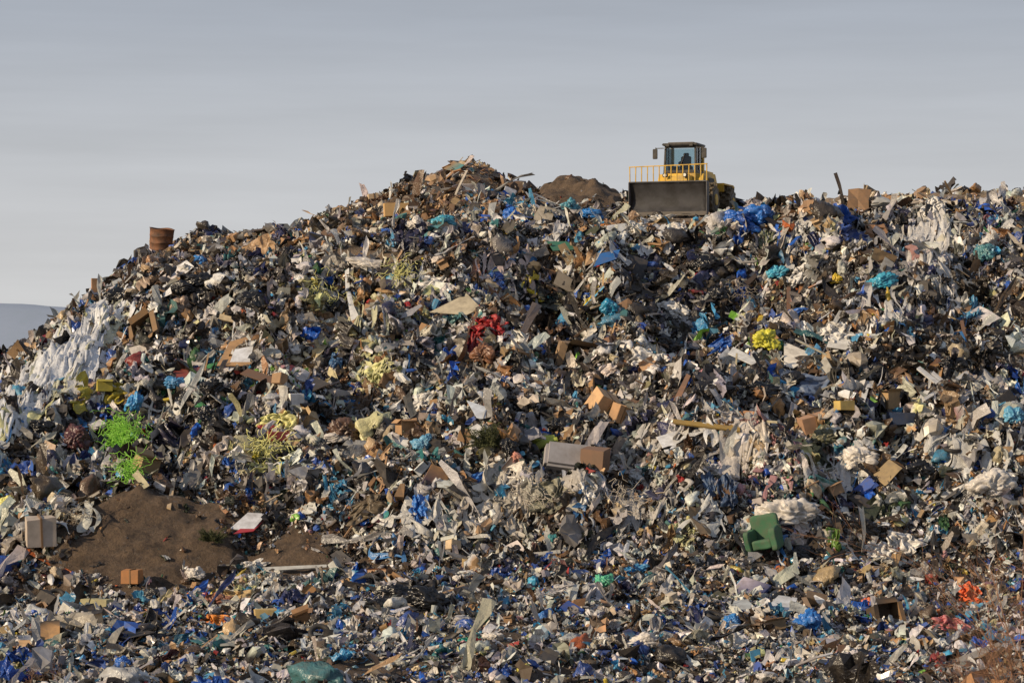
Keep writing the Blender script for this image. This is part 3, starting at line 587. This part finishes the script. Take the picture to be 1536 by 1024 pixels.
for kn in ['bigbag','bigcloth','panel','creased','box','openbox','stick']:
    s=bk==kn;c=bc[s].copy();n=len(c)
    if kn in('panel','creased','box','openbox'):
        m_=rng.uniform(size=n)<.8;c[m_]=cardy[rng.integers(0,len(cardy),m_.sum())]
    if kn=='stick':c=woody[rng.integers(0,len(woody),n)]
    k_={'bigbag':.62,'bigcloth':1.25,'panel':.8,'creased':1.0,'box':.65,'openbox':.5,'stick':.8}[kn]
    place(kn,bp[s],bn[s],bs[s]*k_,c,(.0,.4))
# ------------------------------------------------------------ draped film strips
def strip(acc,p0,p1,w,color,sag=.3,n=26,mcr=7,lift=.12,seed=0):
    (x0,y0),(x1,y1)=p0,p1
    P0,_,_=wp(x0,y0);P1,_,_=wp(x1,y1)
    r=np.random.default_rng(seed+int(x0*7+y0*3+x1+5000))
    t=np.linspace(0,1,n);cx=P0.x+(P1.x-P0.x)*t+r.normal()*.2*np.sin(t*3.1*2+r.uniform(0,6));cy=P0.y+(P1.y-P0.y)*t
    dirv=np.array([P1.x-P0.x,P1.y-P0.y]);L_=np.linalg.norm(dirv)+1e-6
    lat=np.array([1.,0.]) if L_<.6 else np.array([-dirv[1],dirv[0]])/L_
    if abs(lat[0])<.4:lat=np.array([.8,.6])
    u=np.linspace(-1,1,mcr)
    wid=w*.5*(.6+.5*np.sin(t*r.uniform(2,6)+r.uniform(0,6)))*np.clip(np.minimum(t,1-t)*6+.25,0,1)
    wl=wid[:,None]*(1+.5*vn(t[:,None]*6+0*u,np.sign(u)[None]*3+0*t[:,None],seed%97))
    VX=cx[:,None]+lat[0]*u[None]*wl;VY=cy[:,None]+lat[1]*u[None]*wl
    VZ=hz(VX,VY)+lift
    VZ=np.maximum(VZ,np.linspace(P0.z,P1.z,n)[:,None]*.5+VZ*.5)
    ph=seed*1.37%50
    uu=u[None]*wl/.22+ph;tt=t[:,None]*L_/.6+ph+0*uu
    f=(np.abs(vn(uu,tt,11))*2-.4)*.22*sag/.3+vn(uu*2.3,tt*2.6,12)*.1
    VZ=VZ+f;VY=VY-abs(f)*.5-.08;VX=VX+vn(uu*2,tt*2,13)*.07
    V=np.stack([VX,VY,VZ],-1).reshape(1,-1,3)
    i=np.arange(n*mcr).reshape(n,mcr);F=np.stack([i[:-1,:-1],i[1:,:-1],i[1:,1:],i[:-1,1:]],-1).reshape(-1)
    c=np.array(lin(color))*r.uniform(.7,1.02);cc=np.ones((1,n*mcr,4));cc[...,:3]=np.clip(c*r.uniform(.88,1.05,(1,n*mcr,1)),0,.86)
    acc.add(V,cc,F,np.full(len(F)//4,4))
WF=Acc();WH=(242,244,248)
for k in range(64):
    a_=rng.uniform(0,1);x0=208-a_*165+rng.normal()*9;y0=436+a_*105+rng.normal()*10
    L_=rng.uniform(50,150);x1=x0-L_*.62+rng.normal()*8;y1=y0+L_
    strip(WF,(x0,y0),(x1,y1),rng.uniform(.3,1.1),WH if rng.uniform()<.85 else (228,226,196),seed=k,mcr=12,n=34,sag=.4,lift=.2)
for k in range(36):
    x0=rng.uniform(-5,90);y0=rng.uniform(555,630);strip(WF,(x0,y0),(x0-rng.uniform(5,50),y0+rng.uniform(15,60)),rng.uniform(.3,.8),WH if rng.uniform()<.7 else (226,223,170),seed=k+99,sag=.3,mcr=9,lift=.2)
for (x,y,nn,sp,ln,c) in [(1395,325,30,24,105,(238,234,228)),(1370,335,20,40,60,(228,224,218)),(770,715,26,26,80,(226,218,204)),(700,760,10,26,50,(216,209,199)),(1290,690,12,26,50,(226,224,220)),(1060,770,10,35,40,(216,216,212)),(545,460,10,24,70,(228,224,186)),(570,540,10,26,60,(224,220,165)),(860,720,20,60,50,(204,197,187)),(960,740,20,50,60,(200,194,186)),(1190,780,8,40,25,(214,207,199)),(1130,630,18,34,90,(228,218,206)),(1250,335,16,60,40,(226,223,220)),(760,390,16,30,60,(226,204,194)),(1000,355,10,60,40,(226,224,222)),(400,680,8,30,40,(222,220,150)),(120,760,8,30,40,(210,210,200)),(1330,460,16,60,60,(220,218,214)),(1480,740,6,30,30,(222,218,212)),(1120,640,6,40,40,(222,222,222)),(470,740,6,30,40,(218,218,214)),(640,780,12,40,40,(218,216,210)),(1400,410,14,40,60,(212,209,205)),(900,390,10,60,40,(220,218,216)),(1180,350,10,50,40,(222,220,216)),(1480,340,10,40,50,(218,216,212)),(1400,660,20,90,70,(214,212,206)),(1250,690,16,60,70,(220,216,212)),(1000,640,14,60,60,(214,210,204))]:
    for k in range(nn):
        x0=x+rng.normal()*sp*.6;y0=y+rng.normal()*8
        strip(WF,(x0,y0),(x0+rng.normal()*14,y0+ln*rng.uniform(.5,1.15)),rng.uniform(.14,.5),c,seed=k+int(x),n=20,mcr=6,lift=.2)
for k in range(620):
    x0=rng.uniform(-20,1560);y0=rng.uniform(360,820)
    if 100<x0<500 and y0>690:continue
    strip(WF,(x0,y0),(x0+rng.normal()*24,y0+rng.uniform(14,70)),rng.uniform(.07,.34),[(234,234,234),(214,210,200),(190,190,190),(50,52,56),(70,130,190),(222,214,192),(228,228,228),(28,30,34),(24,24,28)][rng.integers(0,9)],seed=k+900,n=14,mcr=4,lift=.16)
A['matte'].build('mixed_waste_litter',MATTE)
A['plast'].build('plastic_waste_litter',PLAST)
A['film'].build('fabric_and_film_litter',FILM)
A['big'].build('crumpled_bag_litter',BIGM,True)
WF.build('plastic_sheeting',FILM,True)
print('litter',NT,time.time()-T0)
# ------------------------------------------------------------ landfill compactor
comp_e=bpy.data.objects.new('landfill_compactor',None);link(comp_e)
YEL=mat('machine_yellow',(230,184,48),.5,dirt=.42,dcol=(.20,.15,.09),scale=1.8)
DST=mat('machine_blade_steel',(92,91,94),.6,metal=0,dirt=.55,dcol=(.045,.04,.038),scale=1.4)
BLK=mat('machine_black',(34,34,36),.5,dirt=.3)
GRY=mat('machine_grey',(92,88,84),.6,metal=.2,dirt=.4)
WHL=mat('wheel_steel',(110,94,70),.7,metal=.1,dirt=.7,dcol=(.07,.06,.04),scale=3)
LGT=mat('lamp_glass',(235,235,225),.15,dirt=.02)
gm,N,L,P=nodes_mat('cab_glass');N.remove(P);out=[n for n in N if n.type=='OUTPUT_MATERIAL'][0]
tr=N.new('ShaderNodeBsdfTransparent');tr.inputs[0].default_value=(.78,.86,.88,1);gl=N.new('ShaderNodeBsdfGlossy');gl.inputs['Roughness'].default_value=.05
fr=N.new('ShaderNodeFresnel');fr.inputs[0].default_value=1.5;ms=N.new('ShaderNodeMixShader');L.new(fr.outputs[0],ms.inputs[0]);L.new(tr.outputs[0],ms.inputs[1]);L.new(gl.outputs[0],ms.inputs[2]);L.new(ms.outputs[0],out.inputs[0])
def cb(name,c,s,m_,bev=.02,rot=(0,0,0),taper=None):
    bm=bmesh.new();bmesh.ops.create_cube(bm,size=1)
    for v in bm.verts:
        v.co=Vector((v.co.x*s[0],v.co.y*s[1],v.co.z*s[2]))
        if taper and v.co.z>0:v.co.x*=taper[0];v.co.y=v.co.y*taper[1]+(taper[2] if len(taper)>2 else 0)
    if bev:bmesh.ops.bevel(bm,geom=bm.edges[:],offset=min(bev,min(s)*.3),segments=2,affect='EDGES')
    o_=obj_from_bm(name,bm,m_);o_.location=c;o_.rotation_euler=rot;o_.parent=comp_e;return o_
def cc_(name,c,r,dep,m_,axis='x',seg=32,rot=None):
    bm=bmesh.new();bmesh.ops.create_cone(bm,cap_ends=True,segments=seg,radius1=r,radius2=r,depth=dep)
    o_=obj_from_bm(name,bm,m_);o_.location=c;o_.parent=comp_e
    o_.rotation_euler=rot if rot else ((0,math.pi/2,0) if axis=='x' else (math.pi/2,0,0) if axis=='y' else (0,0,0))
    return o_
bm=bmesh.new();bw=1.92;rows=[]
for i in range(12):
    t=i/11;z=.02+1.58*t;y=.2*math.sin(t*math.pi)-(.08 if t<.1 else 0)
    rows.append([bm.verts.new((x,-3.55+y+.015*math.sin(x*5+i),z)) for x in np.linspace(-bw,bw,15)])
for i in range(11):
    for j in range(14):bm.faces.new([rows[i][j],rows[i][j+1],rows[i+1][j+1],rows[i+1][j]])
bmesh.ops.solidify(bm,geom=bm.faces[:],thickness=.06)
o_=obj_from_bm('blade',bm,DST,True);o_.parent=comp_e
cb('cutting_edge',(0,-3.60,.06),(3.88,.06,.2),GRY,.01)
for s_ in(-1,1):
    cb('blade_side_plate',(s_*1.95,-3.42,.8),(.05,.42,1.62),DST,.01)
cb('rack_top_rail',(0,-3.5,2.40),(3.95,.05,.05),YEL,.01,rot=(0,-.02,0));cb('rack_mid_rail',(0,-3.5,1.62),(3.95,.1,.06),DST,.01)
for i in range(14):
    x=-1.93+i*3.86/13;cb('rack_bar',(x,-3.5,2.01),(.045,.045,.76),YEL,.006,rot=(0,random.uniform(-.02,.02),0))
for s_ in(-1,1):
    cb('push_arm',(s_*.62,-2.5,.85),(.22,1.5,.3),YEL,.03,rot=(.06,0,0));cc_('lift_cylinder',(s_*.5,-2.6,1.25),.07,1.0,GRY,rot=(1.25,0,0))
cb('front_frame',(0,-1.5,1.15),(1.3,1.9,.75),YEL,.06)
cb('front_hood',(0.1,-1.75,1.78),(1.2,1.0,.62),YEL,.08,taper=(.86,.7,.1))
for s_ in(-1,1):
    cb('cab_stairs_frame',(s_*.98,-1.2,1.75),(.35,.08,.9),YEL,.02,rot=(-.5,0,0))
    cb('headlamp_housing',(s_*.5,-2.2,2.02),(.26,.14,.2),BLK,.03);cc_('headlamp',(s_*.5,-2.28,2.02),.075,.03,LGT,'y')
cb('articulation_joint',(0,-.1,1.0),(.7,1.2,.8),GRY,.05)
cb('cab_base',(0,-.55,1.85),(1.7,1.5,.72),YEL,.05)
x0,y0,y1=.8,-1.28,.18
for s_ in(-1,1):
    cb('cab_front_pillar',(s_*x0*.97,y0+.06,2.85),(.1,.1,1.38),BLK,.02,rot=(-.07,-s_*.03,0));cb('cab_rear_pillar',(s_*x0*.97,y1,2.85),(.13,.24,1.38),YEL,.02)
    cb('cab_mid_pillar',(s_*x0*.975,-.62,2.85),(.06,.07,1.34),BLK,.01)
    cb('cab_side_glass',(s_*x0*.965,-.55,2.88),(.015,1.3,1.2),gm,0)
    cb('cab_lower_rail',(s_*x0*.97,-.55,2.27),(.09,1.4,.16),BLK,.02)
cb('windscreen',(0,y0+.07,2.88),(1.46,.015,1.25),gm,0,rot=(-.07,0,0));cb('rear_glass',(0,y1,2.88),(1.46,.015,1.2),gm,0)
cb('windscreen_lower_rail',(0,y0+.02,2.26),(1.55,.09,.14),BLK,.02);cb('windscreen_upper_rail',(0,y0+.1,3.5),(1.6,.1,.12),BLK,.02)
cb('cab_roof',(0,-.55,3.6),(1.8,1.7,.12),BLK,.05);cb('roof_cap',(0,-.5,3.69),(1.3,1.3,.06),GRY,.03)
cb('wiper',(0.1,y0-.01,2.75),(.03,.02,.8),BLK,0,rot=(0,.35,0))
for s_ in(-1,1):
    cb('roof_work_lamp',(s_*.6,y0-.1,3.56),(.2,.12,.13),BLK,.02);cb('mirror_arm',(s_*1.02,y0-.06,3.42),(.42,.04,.04),BLK,0);cb('mirror',(s_*1.25,y0-.08,3.14),(.24,.07,.5),BLK,.02);cb('mirror_drop',(s_*1.22,y0-.06,3.4),(.04,.04,.12),BLK,0)
cb('seat_base',(0,-.4,2.35),(.55,.55,.2),BLK,.05);cb('seat_back',(0,-.12,2.72),(.52,.14,.75),BLK,.05,rot=(-.1,0,0));cb('headrest',(0,-.08,3.16),(.28,.1,.2),BLK,.03)
cb('steering_column',(0,-.98,2.5),(.07,.07,.5),BLK,.01,rot=(.4,0,0));cc_('steering_wheel',(0,-.86,2.72),.2,.03,BLK,rot=(.5,0,0));cb('dashboard',(0,-1.1,2.4),(1.2,.2,.25),BLK,.03)
cb('engine_hood',(0,1.75,1.95),(1.75,2.9,1.0),YEL,.1,taper=(.88,.85,-.2));cb('rear_frame',(0,1.9,1.15),(1.5,3.0,.6),YEL,.05);cb('rear_grille',(0,3.24,1.8),(1.3,.06,.7),BLK,.02)
for s_ in(-1,1):
    cb('rear_fender',(s_*1.3,1.9,1.75),(.8,2.1,.08),YEL,.03);cb('fender_tail',(s_*1.3,2.98,1.5),(.8,.07,.5),YEL,.03,rot=(-.3,0,0));cb('fender_nose',(s_*1.3,.86,1.55),(.8,.07,.4),YEL,.03,rot=(.3,0,0))
    for k in range(5):cb('hood_vent',(s_*.875,1.2+.22*k,1.9),(.03,.12,.4),BLK,.005,rot=(0,-s_*.08,0))
    for k in range(3):cb('step',(s_*1.0,-.35,.75+.33*k),(.3,.4,.04),BLK,.01)
    cb('handrail',(s_*1.02,.0,2.2),(.035,.035,1.1),YEL,.01)
cc_('exhaust_stack',(.35,1.0,2.75),.06,.6,BLK,'z',16)
for s_ in(-1,1):
    for yy in(-1.55,1.95):
        cc_('wheel_drum',(s_*1.38,yy,.82),.7,1.0,WHL,'x',36);cc_('wheel_hub',(s_*1.90,yy,.82),.28,.08,YEL,'x',20);cc_('wheel_rim_ring',(s_*1.885,yy,.82),.5,.03,BLK,'x',28)
        bm=bmesh.new()
        for row in range(5):
            for k in range(14):
                a_=2*math.pi*(k+.5*(row%2))/14;M=Matrix.Translation((s_*(1.38-.42+.21*row),yy,.82))@Matrix.Rotation(a_,4,'X')@Matrix.Translation((0,0,.77))
                bmesh.ops.create_cube(bm,size=1,matrix=M@Matrix.Diagonal((.13,.13,.16,1)))
        o_=obj_from_bm('wheel_cleats',bm,WHL);o_.parent=comp_e
xc=(1030-768)*K*114.5
hb=max(float(hz(np.float64(xc+a_),np.float64(b_))) for a_ in(-3,-2,-1,0,1) for b_ in(110.5,111.5,113))
comp_e.location=(xc,114.5,hb+.03);comp_e.rotation_euler=(0,0,math.radians(-19));comp_e.scale=(.95,.95,.95)
# ------------------------------------------------------------ ground, hills
bm=bmesh.new();bmesh.ops.create_circle(bm,cap_ends=True,radius=9000,segments=96)
obj_from_bm('ground',bm,mat('field_ground',(104,100,78),.95,dirt=.5,dcol=(.06,.07,.035),scale=.01,bump=0)).location=(0,0,-.3)
xs=np.linspace(-3600,3600,400);ys=np.linspace(3000,4800,30)
XX,YY=np.meshgrid(xs,ys,indexing='ij')
hh=np.interp(XX,[-3600,-1400,-640,-560,-400,0,1500,3600],[90,80,52,47,30,40,60,70])+vn(XX/300,YY/400,5)*8+vn(XX/60,YY/90,6)*3
prof=np.clip((YY-3000)/160,0,1);prof=prof*prof*(3-2*prof)
ZZ=(hh+10)*prof-1
i=np.arange(XX.size).reshape(XX.shape);q=np.stack([i[:-1,:-1],i[1:,:-1],i[1:,1:],i[:-1,1:]],-1).reshape(-1)
hm=mat('hazy_hills',(146,158,178),1,dirt=.25,dcol=(.24,.30,.37),scale=.02,bump=0)  # distance haze is put into the hills' bluish-grey colour
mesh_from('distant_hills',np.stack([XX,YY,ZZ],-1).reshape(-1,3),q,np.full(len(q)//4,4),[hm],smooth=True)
# ------------------------------------------------------------ light
el=math.radians(23);az=math.radians(243)
sv=Vector((math.sin(az)*math.cos(el),math.cos(az)*math.cos(el),math.sin(el)))
sun=bpy.data.lights.new('sun','SUN');sun.energy=4.8;sun.angle=math.radians(.7);sun.color=(1,.80,.55)
so=bpy.data.objects.new('sun',sun);link(so);so.rotation_euler=(-sv).to_track_quat('-Z','Y').to_euler()
w=bpy.data.worlds.new('World');scene.world=w;w.use_nodes=True;N=w.node_tree.nodes;L=w.node_tree.links
bg=N['Background'];bg.inputs[1].default_value=.1
sky=N.new('ShaderNodeTexSky');sky.sky_type='NISHITA';sky.sun_disc=False;sky.sun_elevation=el;sky.sun_rotation=az;sky.air_density=1;sky.dust_density=3
tc=N.new('ShaderNodeTexCoord');sp=N.new('ShaderNodeSeparateXYZ');L.new(tc.outputs['Generated'],sp.inputs[0])
mp=N.new('ShaderNodeMapping');mp.inputs['Scale'].default_value=(3,3,38);mp.inputs['Rotation'].default_value=(0,.04,0);L.new(tc.outputs['Generated'],mp.inputs[0])
nn_=N.new('ShaderNodeTexNoise');nn_.inputs['Scale'].default_value=1.6;nn_.inputs['Detail'].default_value=7;nn_.inputs['Roughness'].default_value=.55;L.new(mp.outputs[0],nn_.inputs['Vector'])
rp=N.new('ShaderNodeValToRGB');e=rp.color_ramp.elements
e[0].position=0;e[0].color=(*lin((210,210,209)),1);e[1].position=1;e[1].color=(*lin((128,140,164)),1)
for p_,c_ in [(.04,(202,203,205)),(.08,(191,194,199)),(.13,(171,177,187)),(.3,(150,160,178))]:
    x_=e.new(p_);x_.color=(*lin(c_),1)
L.new(sp.outputs[2],rp.inputs[0])
mr=N.new('ShaderNodeMapRange');mr.inputs[1].default_value=.25;mr.inputs[2].default_value=.75;mr.inputs[3].default_value=9.4;mr.inputs[4].default_value=10.9;L.new(nn_.outputs[0],mr.inputs[0])
vm=N.new('ShaderNodeVectorMath');vm.operation='SCALE';L.new(rp.outputs[0],vm.inputs[0]);L.new(mr.outputs[0],vm.inputs['Scale'])
mx=N.new('ShaderNodeMixRGB');mx.inputs[0].default_value=.95;L.new(sky.outputs[0],mx.inputs[1]);L.new(vm.outputs[0],mx.inputs[2]);L.new(mx.outputs[0],bg.inputs[0])
# ------------------------------------------------------------ camera
cam=bpy.data.cameras.new('camera');cam.lens=85;cam.sensor_width=36;cam.clip_end=20000;cam.clip_start=.5
co_=bpy.data.objects.new('camera',cam);link(co_);co_.location=(0,0,CZ);co_.rotation_euler=(math.pi/2,0,0);scene.camera=co_
scene.view_settings.view_transform='Standard';scene.view_settings.look='None';scene.view_settings.exposure=0
print('done',time.time()-T0)
